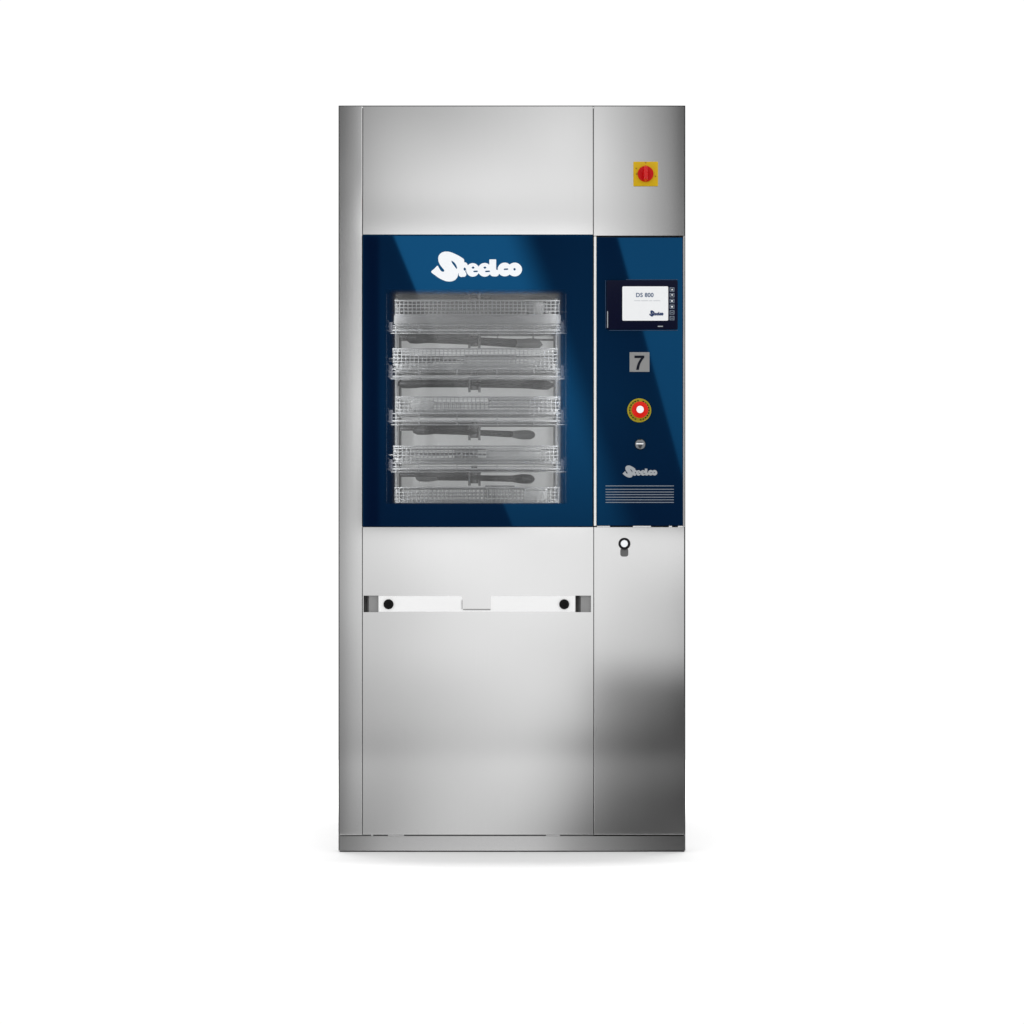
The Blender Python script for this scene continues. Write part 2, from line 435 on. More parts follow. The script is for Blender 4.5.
# display
DS = MB().box(X(606.4), X(677.6), -.009, -.0005, Z(329.6), Z(280.4), bevel=.0035).build('display', M['bezel'], W, smooth=True)
rr = []
def rrect(x0, x1, z0, z1, r, n=6):
    o = []
    for cx_, cz_, a0 in ((x1-r, z1-r, 0), (x0+r, z1-r, 90), (x0+r, z0+r, 180), (x1-r, z0+r, 270)):
        for k in range(n+1):
            t = math.radians(a0 + 90*k/n); o.append((cx_+r*math.cos(t), cz_+r*math.sin(t)))
    return o
MB().prism(rrect(X(622.2), X(668.0), Z(320.9), Z(286.7), .003), -.0102, -.0092).build('screen', M['screen'], DS)
text('screen_text', 'DS 800', X(644.6), Z(295.3), 4.3*S, -.0106, M['ink'], DS, spacing=1.05, width=17.4*S, bold=.018)
mb = MB()
for x0, x1 in ((634,640),(641,648),(649,652),(653,660)): mb.box(X(x0), X(x1), -.0106, -.0104, Z(301.3), Z(300.7))
mb.build('screen_subtitle', M['pale_ink'], DS)
logo('logo_lettering', X(649.0), X(663.2), Z(316.9), Z(310.6), -.0107, M['navy_print'], DS, step=12)
for k in range(6):
    cy_ = 289.8 + k*5.72
    kb = MB().ring((X(669.5), X(674.1), Z(cy_+2.05), Z(cy_-2.05)), (X(670.2), X(673.4), Z(cy_+1.5), Z(cy_-1.5)), -.0098, -.0092).build('key', M['key_print'], DS)
    mb = MB()
    if k == 0: mb.prism([(X(671.0), Z(cy_+.8)), (X(672.8), Z(cy_+.8)), (X(671.9), Z(cy_-1.0))], -.0100, -.0093)
    elif k == 1: mb.prism([(X(671.0), Z(cy_-.8)), (X(672.8), Z(cy_-.8)), (X(671.9), Z(cy_+1.0))], -.0100, -.0093)
    elif k < 4: mb.lathe((X(671.8), -.0093, Z(cy_)), [(.0001,0),(.0021,0),(.0021,.0006),(.0001,.0006)], 16)
    else: mb.box(X(671.0), X(672.7), -.0100, -.0093, Z(cy_+.5), Z(cy_-.4))
    mb.build('symbol', M['white'] if k < 4 else M['key_print'], kb)
MB().box(X(657.6), X(662.6), -.0098, -.0092, Z(327.1), Z(326.1)).build('maker_mark', M['silver_print'], DS)
MB().box(X(607.0), X(607.9), -.0104, -.0092, Z(328), Z(311.5)).build('light_strip', M['silver_print'], DS)
mb = MB(); mb.box(X(605.3), X(605.8), -.0030, -.0006, Z(328.5), Z(280.5)); mb.box(X(609), X(677.8), -.003, -.0006, Z(330.7), Z(330.1)); mb.box(X(626), X(677.8), -.003, -.0006, Z(280.0), Z(279.5))
mb.build('gasket', mat('blue_gasket', srgb((45,70,105)), .5), DS)
# number plate
NP = MB().box(X(629.6), X(649.4), -.002, -.0005, Z(371.9), Z(352.3), bevel=.0005).build('number_plate', M['plate'], W)
def bez(p, q, r, n=8): return [((1-t)**2*p[0]+2*t*(1-t)*q[0]+t*t*r[0], (1-t)**2*p[1]+2*t*(1-t)*q[1]+t*t*r[1]) for t in np.linspace(0, 1, n)]
seven = [(634.4,355.6),(644.3,355.6),(644.3,357.7)] + bez((644.3,357.7),(639.6,362.5),(638.9,369.9)) + bez((636.2,369.9),(636.8,363.2),(641.0,358.1)) + [(634.4,358.1)]
MB().prism([(X(a_), Z(c_)) for a_, c_ in seven], -.0026, -.0021).build('digit', M['digit'], NP)
# emergency stop
EC = (X(639.2), -.0004, Z(410.4))
ES = MB().lathe(EC, [(.0001,0),(.0300,0),(.0300,.004),(.0285,.006),(.0265,.006),(.0262,.0052),(.0215,.0052),(.0210,.012),(.0001,.012)], 48).build('emergency_stop', M['yellowgreen'], W, smooth=True)
mb = MB()
for k in range(22):
    if k in (5, 16): continue
    t = 2*PI*k/22; R0, R1 = .0228, .0256; w = .075
    q = [(EC[0]+R0*math.cos(t-w), EC[2]+R0*math.sin(t-w)), (EC[0]+R1*math.cos(t-w), EC[2]+R1*math.sin(t-w)), (EC[0]+R1*math.cos(t+w), EC[2]+R1*math.sin(t+w)), (EC[0]+R0*math.cos(t+w), EC[2]+R0*math.sin(t+w))]
    mb.prism(q, EC[1]-.0059, EC[1]-.0053)
mb.build('collar_print', M['black'], ES)
RC = (EC[0]+.001, EC[1], EC[2]+.0008)
MB().lathe(RC, [(.012,.0122),(.0150,.014),(.0200,.019),(.0208,.023),(.0205,.0255),(.0185,.0275),(.0110,.0285),(.0001,.0287)], 40).build('mushroom_cap', M['orange_red'], ES, smooth=True)
MB().lathe((RC[0], RC[1], RC[2]+.0006), [(.0001,.0288),(.0092,.0288),(.0088,.0297),(.0001,.0299)], 24).build('centre_disc', M['white'], ES, smooth=True)
# key switch
KC = (X(640.2), -.0004, Z(444.3))
KS = MB().lathe(KC, [(.0001,0),(.0142,0),(.0140,.0025),(.0128,.005),(.0105,.0072),(.0070,.0086),(.0035,.0091),(.0001,.0093)], 36).build('key_switch', mat('switch_metal', (.17,.18,.19), .25, 1), W, smooth=True)
MB().box(KC[0]-.0105, KC[0]+.0075, KC[1]-.0102, KC[1]-.0060, KC[2]-.0002, KC[2]+.0026, bevel=.0006).build('key_slot', M['white'], KS)
# main switch
MS = MB().box(X(633.3), X(658.0), -.005, -.0004, Z(186.2), Z(161.8), bevel=.0015).build('main_switch', M['yellow'], W, smooth=True)
C = (X(645.4), -.0052, Z(174.2))
kn = MB().lathe(C, [(.0001,0),(.0200,0),(.0200,.003),(.0192,.006),(.0170,.0075),(.0001,.0080)], 44)
kn.build('knob', M['red'], MS, smooth=True)
gr = MB(); 
pr = [(-.0060,-.0195),(.0060,-.0195),(.0068,0),(.0050,.0205),(0,.0215),(-.0050,.0205),(-.0068,0)]
f0 = [gr.bm.verts.new((C[0]+x*1.0, C[1]-.006, C[2]+z)) for x, z in pr]; f1 = [gr.bm.verts.new((C[0]+x*.62, C[1]-.0265, C[2]+z*.86)) for x, z in pr]
gr.bm.faces.new(f1)
for k in range(len(pr)): gr.bm.faces.new((f0[k], f0[(k+1) % len(pr)], f1[(k+1) % len(pr)], f1[k]))
bmesh.ops.bevel(gr.bm, geom=[e for e in gr.bm.edges], offset=.0026, segments=3, affect='EDGES')
gr.build('grip', mat('glossy_red', srgb((205,6,8)), .12, spec=.5), MS, smooth=True)
mi = mat('mark_ink', srgb((140,95,0)), .5)
for px, py in ((636.4,174.2),(655.4,176.6),(645.6,162.9),(636.2,168.6)): MB().box(X(px-.55), X(px+.55), -.0056, -.0051, Z(py+.6), Z(py-.6)).build('position_mark', mi, MS)
# lock on the service door
LK = MB().lathe((X(624.4), -.0006, Z(543.7)), [(.0001,0),(.0150,0),(.0150,.005),(.0138,.0068),(.0098,.0068),(.0094,.0040),(.0001,.0040)], 36).build('cam_lock', M['black'], W, smooth=True)
MB().lathe((X(624.2), -.0006, Z(543.6)), [(.0001,.0042),(.0090,.0042),(.0088,.0062),(.0001,.0068)], 28).build('lock_barrel', M['white'], LK, smooth=True)
tab = rrect(X(620.3), X(628.3), Z(556.6), Z(548.2), .006)
MB().prism(tab, -.0028, -.0006).build('keyhole_cover', mat('tab_grey', (.12,.12,.12), .45), LK)

# ---- wash chamber behind the glass
b = MB()
cx0, cx1, cz0, cz1, cy0, cy1 = X(376.5, .3), X(576.5, .3), Z(508, .3), Z(272, .3), .035, .60
b.box(cx0-.004, cx0, cy0, cy1, cz0, cz1); b.box(cx1, cx1+.004, cy0, cy1, cz0, cz1)
b.box(cx0-.004, cx1+.004, cy0, cy1, cz1, cz1+.004); b.box(cx0-.004, cx1+.004, cy0, cy1, cz0-.004, cz0)
b.box(cx0-.004, cx1+.004, cy1, cy1+.004, cz0-.004, cz1+.004)
b.build('wash_chamber', M['chamber'], W)
MB().box(X(380, .57), X(573, .57), .57, .574, Z(316, .57), Z(274, .57), bevel=.001).build('top_shade_panel', mat('shade_grey', (.09,.09,.09), .5, .3), W)  # dark panel added for the shade behind the topmost basket
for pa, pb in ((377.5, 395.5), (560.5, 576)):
    MB().box(X(pa, .34), X(pb, .34), .34, .345, cz0+.001, cz1-.001).build('side_shade_strip', M['side_shade'], W)  # shade of the chamber's side gaps, put in as near-black strips
LV = [321, 370, 417.5, 466.5]
for py in LV:
    for s_, xx in ((1, cx0), (-1, cx1)):
        xa, xb = sorted((xx + s_*.0005, xx + s_*.012))
        MB().box(xa, xb, .10, .235, Z(py+1.2, .1), Z(py-1.2, .1)).build('guide_rail', M['rack'], W)

# ------------------------------------------------------------------ wash rack (rolls out of the chamber)
RY0, RY1 = .10, .50
floor_z = cz0 + .001
R = thing('wash_rack', 'five level steel wash rack with dark spray arms behind the door glass', 'rack', (X(476, .3), .30, floor_z))
def loc(o, r=R): o.location = o.location - Vector(r.location); return o
fr = MB()
xl, xr = X(388.2, .1), X(563.8, .1)
ztop = Z(294, .1)
for xx in (X(386.6, .1), X(565.8, .1)):
    loc(MB().tube((xx, RY0+.005, floor_z), (xx, RY0+.005, ztop), .0011, 6).build('guide_wire', M['rack'], R))
for xx in (X(397,.3), X(556,.3)):
    for yy in (RY1, RY0+.16): loc(MB().tube((xx, yy, floor_z), (xx, yy, ztop), .004, 8).build('upright', M['rack'], R))
rail = [329.6, 374.8, 420.2, 467.0]
rods = [(325.8, 327.8, 330.2, 333.2), (369.2, 372.0, 376.6, 378.8), (413.6, 417.6, 421.0, 424.6), (463.2, 466.6, 469.0, 471.8)]
for k, ys in enumerate(rods):
    mb = MB()
    for i, py in enumerate(ys):
        r_ = (.0016, .0012, .0028, .0017)[i]
        xa, xb = X(392.5 if i != 3 else 391, .1), X(560.5, .1)
        yy = RY0 + (.0, .012, -.004, .0)[i]
        mb.tube((xa, yy, Z(py, yy)), (xb + (.022 if i in (1, 3) else 0), yy, Z(py, yy)), r_, 8)
    z = Z(ys[2], .1)
    mb.tube((X(392.5,.1), RY1, z), (X(560.5,.1), RY1, z), .003, 8)
    mb.tube((X(392.5,.1), RY0+.2, z), (X(560.5,.1), RY0+.2, z), .003, 8)
    for px in (396, 419, 457, 497, 534, 557):
        mb.tube((X(px,.1), RY0, z), (X(px,.1), RY1, z), .002, 6)
        mb.box(X(px-.5,.1), X(px+.5,.1), RY0-.004, RY0+.002, Z(ys[3]+.4,.1), Z(ys[0]-.2,.1))
    # runner pads at both ends
    for pa, pb in ((388.5, 392.5), (561, 564.5)):
        pd = MB().box(X(pa,.1), X(pb,.1), RY0+.01, RY0+.05, Z(ys[2]+1.6,.1), Z(ys[0]-4,.1), bevel=.001).build('runner', M['pad'], R); loc(pd)
    for py in (ys[0]-5, ys[0]+1, ys[2]):   # short ends of the wires beyond the frame
        mb.tube((X(383.5,.1), RY0+.004, Z(py,.1)), (X(389,.1), RY0+.004, Z(py,.1)), .0009, 6)
        mb.tube((X(563.5,.1), RY0+.004, Z(py,.1)), (X(570,.1), RY0+.004, Z(py,.1)), .0009, 6)
    loc(mb.build('shelf_frame', M['rack'], R))
def arm(zc, ang, half, tip, thick, pale, n=24):
    """rotor: tapered blade with widened tips, hub with four nozzle screws"""
    mb = MB(); ys = None
    def width(t):
        a_ = abs(t); w = .015 + .006*a_
        if a_ > .70: w += tip*math.sin((a_-.70)/.30*PI)**.7 if a_ < 1 else 0
        return w
    prev = None
    ca, sa = math.cos(ang), math.sin(ang)
    for k in range(n+1):
        t = -1 + 2*k/n
        w = width(t)*(.35 if abs(t) == 1 else 1); h = (.0068 + .30*(w-.012))*thick if abs(t) < 1 else .003
        ringv = []
        for q in range(10):
            th = 2*PI*q/10
            lx, ly, lz = t*half, w*math.cos(th), h*math.sin(th) - .004*t
            ringv.append(mb.bm.verts.new((lx*ca - ly*sa, lx*sa + ly*ca, lz)))
        if prev:
            for q in range(10): mb.bm.faces.new((prev[q], prev[(q+1) % 10], ringv[(q+1) % 10], ringv[q]))
        else: mb.bm.faces.new(ringv)
        prev = ringv
    mb.bm.faces.new(prev)
    o = mb.build('spray_arm', M['arm'], R, smooth=True)
    if pale:
        o.data.materials.append(M['arm_pale'])
        for p in o.data.polygons:
            if p.center.x*ca*pale + p.center.y*sa*pale > half*.62: p.material_index = 1
    o.location = (X(474.4, .3), .30, zc)
    h = MB()
    h.lathe((0,0,0), [(.0001,-.014),(.010,-.014),(.012,-.010),(.012,.010),(.017,.012),(.017,.018),(.008,.020),(.008,.032),(.0001,.032)], 20, axis='Z')
    for sx_ in (-1, 1):
        for sy_ in (-1, 1):
            h.tube((sx_*.013, sy_*.013, -.020), (sx_*.013, sy_*.013, .016), .0030, 8)
    hh = h.build('hub', M['hub'], o, smooth=True)
    MB().lathe((0,0,0), [(.0001,.0205),(.0075,.0205),(.0075,.027),(.0001,.027)], 6, axis='Z').build('hub_nut', M['rack'], o)
    loc(o); return o
arms = [(297.0, .16, .205, .004, 1.0), (341.0, .50, .200, .008, 1.35), (384.5, -.22, .212, .008, 1.05), (432.5, .62, .190, .012, 1.0), (478.0, -.55, .180, .012, 1.0)]
for q, (hp, ang, half, tip, th) in enumerate(arms): arm(Z(hp, .3), ang, half, tip, th, (None, 1, None, 1, -1)[q])
for k, ys in enumerate(rods):
    zz = Z(ys[3] + (3.4, 4.2, 3.6, 2.6)[k], .22)
    loc(MB().tube((X(400, .22), .22, zz), (X(468, .22), .22, zz), .0065, 12).build('feed_pipe', M['arm'], R, smooth=True))
mf = MB()
for k, ys in enumerate(rods): mf.tube((X(474.4,.3), .30, Z(ys[3], .3)), (X(474.4,.3), .30, Z(arms[k+1][0]-3, .3)), .0045, 12)
for k, ys in enumerate(rods): mf.tube((X(474.4,.3), .30, Z(ys[2]+1,.3)), (X(474.4,.3), RY1+.01, Z(ys[2]+1,.3)), .007, 10)
loc(mf.build('water_manifold', M['rack'], R))

# ------------------------------------------------------------------ baskets
BW, BDp = (X(558.5,.115)-X(394.5,.115)), .36
def make_basket(name, h, pan_h, zf, w=BW, d=BDp, step=.0105, hstep=.0088, wr=.00105, handles=True):
    """origin at the centre of its floor"""
    t = bpy.data.objects.new(name, None); col.objects.link(t)
    mb = MB()
    x0, x1, y0, y1 = -w/2, w/2, -d/2, d/2
    nx = int(w/step); ny = int(d/(step*1.6))
    for k in range(nx+1):
        xx = x0 + w*k/nx
        for yy in (y0, y1): mb.box(xx-wr, xx+wr, yy-wr, yy+wr, .002, h)
        if k % 2 == 0: mb.box(xx-wr, xx+wr, y0, y1, .0008, .0024)
    for k in range(ny+1):
        yy = y0 + d*k/ny
        for xx in (x0, x1): mb.box(xx-wr, xx+wr, yy-wr, yy+wr, .002, h)
        mb.box(x0, x1, yy-wr, yy+wr, .0004, .0020)
    zz = hstep
    while zz < h-.003:
        for yy in (y0, y1): mb.box(x0, x1, yy-wr*1.02-.0006, yy+wr*1.02-.0006, zz-wr, zz+wr)
        for xx in (x0, x1): mb.box(xx-wr*1.02-.0006, xx+wr*1.02-.0006, y0, y1, zz-wr, zz+wr)
        zz += hstep
    mb.build('wire_mesh', M['wire'], t)
    rm = MB(); r = .0021
    rm.path([(x0,y0-.001,h), (x1,y0-.001,h), (x1,y1,h), (x0,y1,h), (x0,y0-.001,h)], r, 8)
    rm.build('rim', M['rack'], t)
    if pan_h:
        p = MB(); g = .004 if pan_h < .02 else -.0035
        p.box(x0+g, x1-g, y0+g, y0+g+.0015, .003, pan_h); p.box(x0+g, x1-g, y1-g-.0015, y1-g, .003, pan_h)
        p.box(x0+g, x0+g+.0015, y0+g+.0015, y1-g-.0015, .003, pan_h); p.box(x1-g-.0015, x1-g, y0+g+.0015, y1-g-.0015, .003, pan_h)
        p.box(x0+g, x1-g, y0+g, y1-g, .0026, .0036)
        p.build('liner_pan', M['pan'] if pan_h < .02 else M['pan_front'], t)
    return t
def copy_tree(o, parent=None):
    c = o.copy(); col.objects.link(c)
    if parent: c.parent = parent
    for ch in list(o.children): copy_tree(ch, c)
    return c
BY = .115 + BDp/2
def place(t, px, y, pyb, label, cat, group=None, rz=0):
    t.location = (X(px, max(0,y)), y, Z(pyb, .115)); t.rotation_euler = (0,0,rz)
    t['label'] = label; t['category'] = cat
    if group: t['group'] = group
    return t
GB = 'wire baskets on the levels of the wash rack'
tops = [300.9, 349.2, 397.4, 446.6, 488.0]; bots = [325.4, 368.8, 413.2, 462.6, 503.0]
labs = ['wire mesh basket on the topmost level of the rack, pale cup standing in it',
        'wire mesh basket on the second level down, dark instruments piled at its left end',
        'wire mesh basket on the middle rack level, small mesh tray at its right',
        'wire mesh basket on the fourth level down, instruments lined up in its left half',
        'wire mesh basket on the lowest rack level, along the bottom of the window']
pans = [10, 5, 4, 4, 3]
for k in range(5):
    h = (bots[k]-tops[k])*S*1.016
    t = make_basket('wire_basket', h, pans[k]*S, 0)
    place(t, 476.5, BY, bots[k]-.3, labs[k], 'basket', GB)
    t.location.x = X(476.5 + (.6, -.8, .9, -.4, .3)[k], .115); t.rotation_euler.z = (.004, -.007, .006, -.004, .005)[k]

# ------------------------------------------------------------------ things lying in the baskets
def instrument(kind, L=.16):
    """scissors or forceps lying along x, about L long"""
    t = bpy.data.objects.new(kind, None); col.objects.link(t)
    dk = M['tool']
    if kind == 'surgical_scissors':
        for s_ in (-1, 1):
            mb = MB()
            mb.path([(-L*.5, s_*.002, .004), (0, 0, .004), (L*.22, s_*.010, .004)], .0026, 8)
            mb.path([(L*.22 + .016*(1-math.cos(a_)) , s_*(.010+.012*math.sin(a_)*1.0) , .004) for a_ in np.linspace(0, 2*PI, 13)], .0022, 6)
            mb.build('blade', dk, t)
        MB().tube((0,0,.0005),(0,0,.008),.004,12).build('pivot_screw', M['rack'], t)
    elif kind == 'forceps':
        for s_ in (-1, 1):
            MB().path([(-L*.5, s_*.0012, .005), (-L*.2, s_*.007, .005), (L*.25, s_*.009, .005), (L*.5, s_*.0015, .005)], .0028, 8).build('arm', dk, t)
        MB().box(L*.46, L*.53, -.004, .004, .0025, .0075, bevel=.001).build('joint', dk, t)
    elif kind == 'retractor':
        MB().path([(-L*.5, 0, .022), (-L*.47, 0, .006), (L*.3, 0, .005)], .0035, 8).build('shaft', dk, t)
        MB().box(L*.3, L*.52, -.007, .007, .001, .009, bevel=.002).build('handle', M['tool_dark'], t)
    return t
GI = 'instruments lying in the second basket'; G4 = 'instruments lying in the fourth basket'
z2 = bots[1]; z4 = bots[3]
def lay(o, px, y, z, rz, label, cat, group=None):
    o.location = (X(px, y), y, z); o.rotation_euler = (0, 0, rz)
    o['label'] = label; o['category'] = cat
    if group: o['group'] = group
ZB = [Z(b_-.3, .115) + .0045 for b_ in bots]
spec = [('surgical_scissors', .15, 1, 408, .17, .012, .15, 'steel scissors lying at the front left of the second basket down', 'scissors'),
        ('forceps', .14, 1, 416, .19, .020, -.1, 'steel forceps lying across the scissors in the second basket down', 'forceps'),
        ('retractor', .15, 1, 427, .16, .012, .05, 'dark handled retractor at the front of the second basket, right of the scissors', 'retractor'),
        ('surgical_scissors', .13, 1, 440, .22, .016, .3, 'steel scissors lying furthest right in the instrument pile of the second basket', 'scissors'),
        ('forceps', .15, 3, 418, .17, .010, .06, 'steel forceps lying at the left end of the fourth basket down', 'forceps'),
        ('retractor', .16, 3, 440, .18, .012, -.08, 'dark handled retractor lying left of the hub in the fourth basket down', 'retractor'),
        ('surgical_scissors', .14, 3, 462, .16, .012, .12, 'steel scissors lying below the hub in the fourth basket down', 'scissors'),
        ('forceps', .12, 0, 515, .16, .028, .1, 'steel forceps lying on the liner pan of the topmost basket, left of the pale cup', 'forceps'),
        ('surgical_scissors', .12, 0, 549, .17, .027, -.1, 'steel scissors lying at the right end of the topmost basket', 'scissors')]
for kind, L_, lv_, px, y, dz, rz, lab, cat in spec:
    o = instrument(kind, L_); lay(o, px, y, ZB[lv_]+dz, rz, lab, cat)
# open mesh insert trays
def insert(px0, px1, h_px, lv_, y, lab, dz=.0):
    w = (px1-px0)*S*1.02
    t = make_basket('insert_tray', h_px*S, 0, 0, w=w, d=.10, step=.007, hstep=.006, wr=.0007)
    lay(t, (px0+px1)/2, y, ZB[lv_]+dz, 0, lab, 'tray')
insert(489, 552, 8, 2, .18, 'small mesh insert tray at the right of the middle basket', .012)
insert(486, 514, 12, 4, .18, 'small mesh insert tray in the lowest basket, left of the pale box', .008)
insert(466, 516, 9, 1, .20, 'small mesh insert tray at the centre of the second basket down', .008)
insert(455, 478, 8, 3, .24, 'small mesh insert tray behind the scissors in the fourth basket down', .006)
# cup, boxes
def box_with_lid(px0, px1, py0, py1, lv_, y, lab, m='pale_plastic'):
    w = (px1-px0)*S*1.02; h = (py1-py0)*S*1.02
    t = bpy.data.objects.new('instrument_box', None); col.objects.link(t)
    MB().box(-w/2, w/2, -.035, .035, 0, h*.78, bevel=.003).build('body', M[m], t, smooth=True)
    MB().box(-w/2-.0015, w/2+.0015, -.0365, .0365, h*.79, h, bevel=.002).build('lid', M[m], t, smooth=True)
    lay(t, (px0+px1)/2, y, Z(py1, y), 0, lab, 'box')
box_with_lid(523.5, 547, 487.6, 500.4, 4, .19, 'pale lidded box standing right of the mesh insert tray in the lowest basket')
box_with_lid(486, 541, 449, 459.5, 3, .24, 'long pale lidded box at the right of the fourth basket down')
box_with_lid(411, 434, 400.5, 412, 2, .21, 'pale lidded box at the left of the middle basket')
t = bpy.data.objects.new('steel_cup', None); col.objects.link(t)
MB().lathe((0,0,0), [(.0001,0),(.020,0),(.021,.002),(.026,.030),(.0245,.030),(.0195,.003),(.0001,.003)], 32, axis='Z').build('bowl', M['pale_plastic'], t, smooth=True)
MB().lathe((0,0,0), [(.0262,.029),(.028,.030),(.028,.0315),(.0245,.0312),(.0245,.030)], 32, axis='Z').build('rim', M['pan'], t, smooth=True)
lay(t, 535, .17, ZB[0]+.024, 0, 'pale round cup standing at the right in the topmost basket', 'cup')

# ------------------------------------------------------------------ floor
f = MB(); 
vs = [f.bm.verts.new(p) for p in ((-3,-.37,0),(3,-.37,0),(3,2.6,0),(-3,2.6,0))]; f.bm.faces.new(vs)
fo = f.build('floor', M['floor']); fo['kind'] = 'structure'

# ------------------------------------------------------------------ studio world (procedural environment map)
# The measured tone of the brushed sheet, turned into what the studio in front of the machine looks like from it.
cols_ = [250, 339, 350, 361, 380, 430, 490, 540, 590, 600, 640, 670, 684, 760]
rows_ = [40, 106, 140, 190, 218, 242, 400, 540, 600, 650, 690, 718, 748, 763, 800, 835, 880]
tone = np.array([
 [ 85,  95, 120, 150, 162, 178, 193, 203, 203, 200, 165, 130,  95,  80],
 [ 85,  95, 120, 150, 165, 180, 195, 205, 205, 200, 165, 130,  95,  80],
 [ 90, 100, 130, 158, 175, 192, 207, 213, 212, 207, 175, 135, 100,  80],
 [ 95, 110, 140, 168, 190, 208, 218, 222, 218, 212, 180, 140, 110,  85],
 [ 98, 115, 145, 172, 193, 211, 221, 224, 219, 214, 183, 143, 112,  88],
 [100, 118, 148, 180, 195, 212, 222, 225, 220, 215, 185, 145, 115,  90],
 [120, 145, 172, 205, 212, 222, 228, 230, 225, 220, 200, 190, 180, 140],
 [130, 150, 180, 200, 212, 224, 231, 232, 228, 225, 220, 215, 212, 180],
 [125, 150, 178, 198, 208, 220, 228, 229, 222, 220, 210, 200, 195, 160],
 [120, 140, 165, 185, 195, 212, 220, 218, 208, 200, 186, 178, 172, 120],
 [110, 130, 155, 172, 182, 200, 213, 209, 188, 146, 122, 106,  97,  78],
 [108, 127, 150, 166, 175, 192, 205, 201, 172, 124, 100,  86,  82,  72],
 [105, 125, 148, 162, 170, 186, 197, 190, 144, 106,  85,  80,  78,  70],
 [108, 128, 152, 166, 175, 191, 203, 198, 156, 126, 110,  97,  88,  76],
 [104, 120, 142, 156, 165, 185, 197, 189, 142, 114,  88,  80,  77,  70],
 [100, 115, 138, 150, 158, 180, 190, 174, 120,  98,  85,  81,  80,  72],
 [100, 115, 138, 150, 158, 180, 190, 174, 120,  98,  85,  81,  80,  72]], float)
tone[:9, 0:2] += 16; tone[:9, 2] += 8; tone[9:, 0:2] += 8; tone[9:, 2] += 4
tone /= 255
#CORR
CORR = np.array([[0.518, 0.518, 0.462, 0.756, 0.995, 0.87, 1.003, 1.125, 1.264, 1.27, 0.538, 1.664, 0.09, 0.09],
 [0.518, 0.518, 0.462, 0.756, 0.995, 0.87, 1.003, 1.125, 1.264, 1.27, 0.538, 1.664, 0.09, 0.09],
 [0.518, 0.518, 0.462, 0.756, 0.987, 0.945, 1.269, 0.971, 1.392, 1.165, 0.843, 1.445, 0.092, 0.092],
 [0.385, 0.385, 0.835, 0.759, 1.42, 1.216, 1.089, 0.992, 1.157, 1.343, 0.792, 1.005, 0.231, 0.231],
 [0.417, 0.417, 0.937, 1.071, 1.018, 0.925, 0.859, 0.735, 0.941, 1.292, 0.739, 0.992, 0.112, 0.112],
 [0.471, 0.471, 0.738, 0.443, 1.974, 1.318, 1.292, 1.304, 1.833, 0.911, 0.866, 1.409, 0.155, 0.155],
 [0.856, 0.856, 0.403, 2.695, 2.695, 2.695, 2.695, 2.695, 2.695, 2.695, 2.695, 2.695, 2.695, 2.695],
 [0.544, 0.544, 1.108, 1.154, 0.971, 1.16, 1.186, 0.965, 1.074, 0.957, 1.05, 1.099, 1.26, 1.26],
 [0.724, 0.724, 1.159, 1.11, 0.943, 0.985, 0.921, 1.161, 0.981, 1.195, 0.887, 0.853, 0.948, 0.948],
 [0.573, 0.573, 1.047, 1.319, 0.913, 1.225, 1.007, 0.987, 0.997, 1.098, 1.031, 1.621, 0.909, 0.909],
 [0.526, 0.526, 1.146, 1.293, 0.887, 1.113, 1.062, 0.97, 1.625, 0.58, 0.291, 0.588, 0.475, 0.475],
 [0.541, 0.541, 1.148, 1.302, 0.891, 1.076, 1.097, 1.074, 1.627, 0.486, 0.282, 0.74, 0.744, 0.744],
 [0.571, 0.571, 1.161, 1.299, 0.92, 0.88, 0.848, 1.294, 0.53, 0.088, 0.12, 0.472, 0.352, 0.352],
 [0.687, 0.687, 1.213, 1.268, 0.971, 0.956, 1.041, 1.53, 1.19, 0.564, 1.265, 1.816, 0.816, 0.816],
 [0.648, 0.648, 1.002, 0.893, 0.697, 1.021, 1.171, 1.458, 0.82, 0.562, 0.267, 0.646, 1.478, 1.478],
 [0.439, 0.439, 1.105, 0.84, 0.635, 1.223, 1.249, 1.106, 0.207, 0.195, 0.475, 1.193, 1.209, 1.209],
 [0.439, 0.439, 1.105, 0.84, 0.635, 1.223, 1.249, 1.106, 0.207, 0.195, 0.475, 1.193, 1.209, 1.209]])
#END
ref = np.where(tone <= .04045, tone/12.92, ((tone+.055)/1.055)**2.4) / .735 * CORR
K = 6
rng = np.random.default_rng(2)
A = rng.random((len(rows_), K)) + .3; Bm = rng.random((K, len(cols_))) + .3
for _ in range(4000):
    Bm *= (A.T @ ref) / (A.T @ A @ Bm + 1e-9)
    A *= (ref @ Bm.T) / (A @ Bm @ Bm.T + 1e-9)
for k in range(K):
    s_ = Bm[k].max(); Bm[k] /= s_; A[:, k] *= s_
am = A.max(); A /= am
env_rows = [-60, 61, 95, 145, 174, 196] + rows_[6:]
env_cols = [190, 283, 321, 359] + cols_[4:11] + [706, 740, 830]
w = bpy.data.worlds.new('World'); scene.world = w; w.use_nodes = True
nt = w.node_tree; Lk = nt.links
for n in list(nt.nodes): nt.nodes.remove(n)
out = nt.nodes.new('ShaderNodeOutputWorld'); bg = nt.nodes.new('ShaderNodeBackground'); Lk.new(bg.outputs[0], out.inputs['Surface'])
tc = nt.nodes.new('ShaderNodeTexCoord'); sp = nt.nodes.new('ShaderNodeSeparateXYZ'); Lk.new(tc.outputs['Generated'], sp.inputs[0])
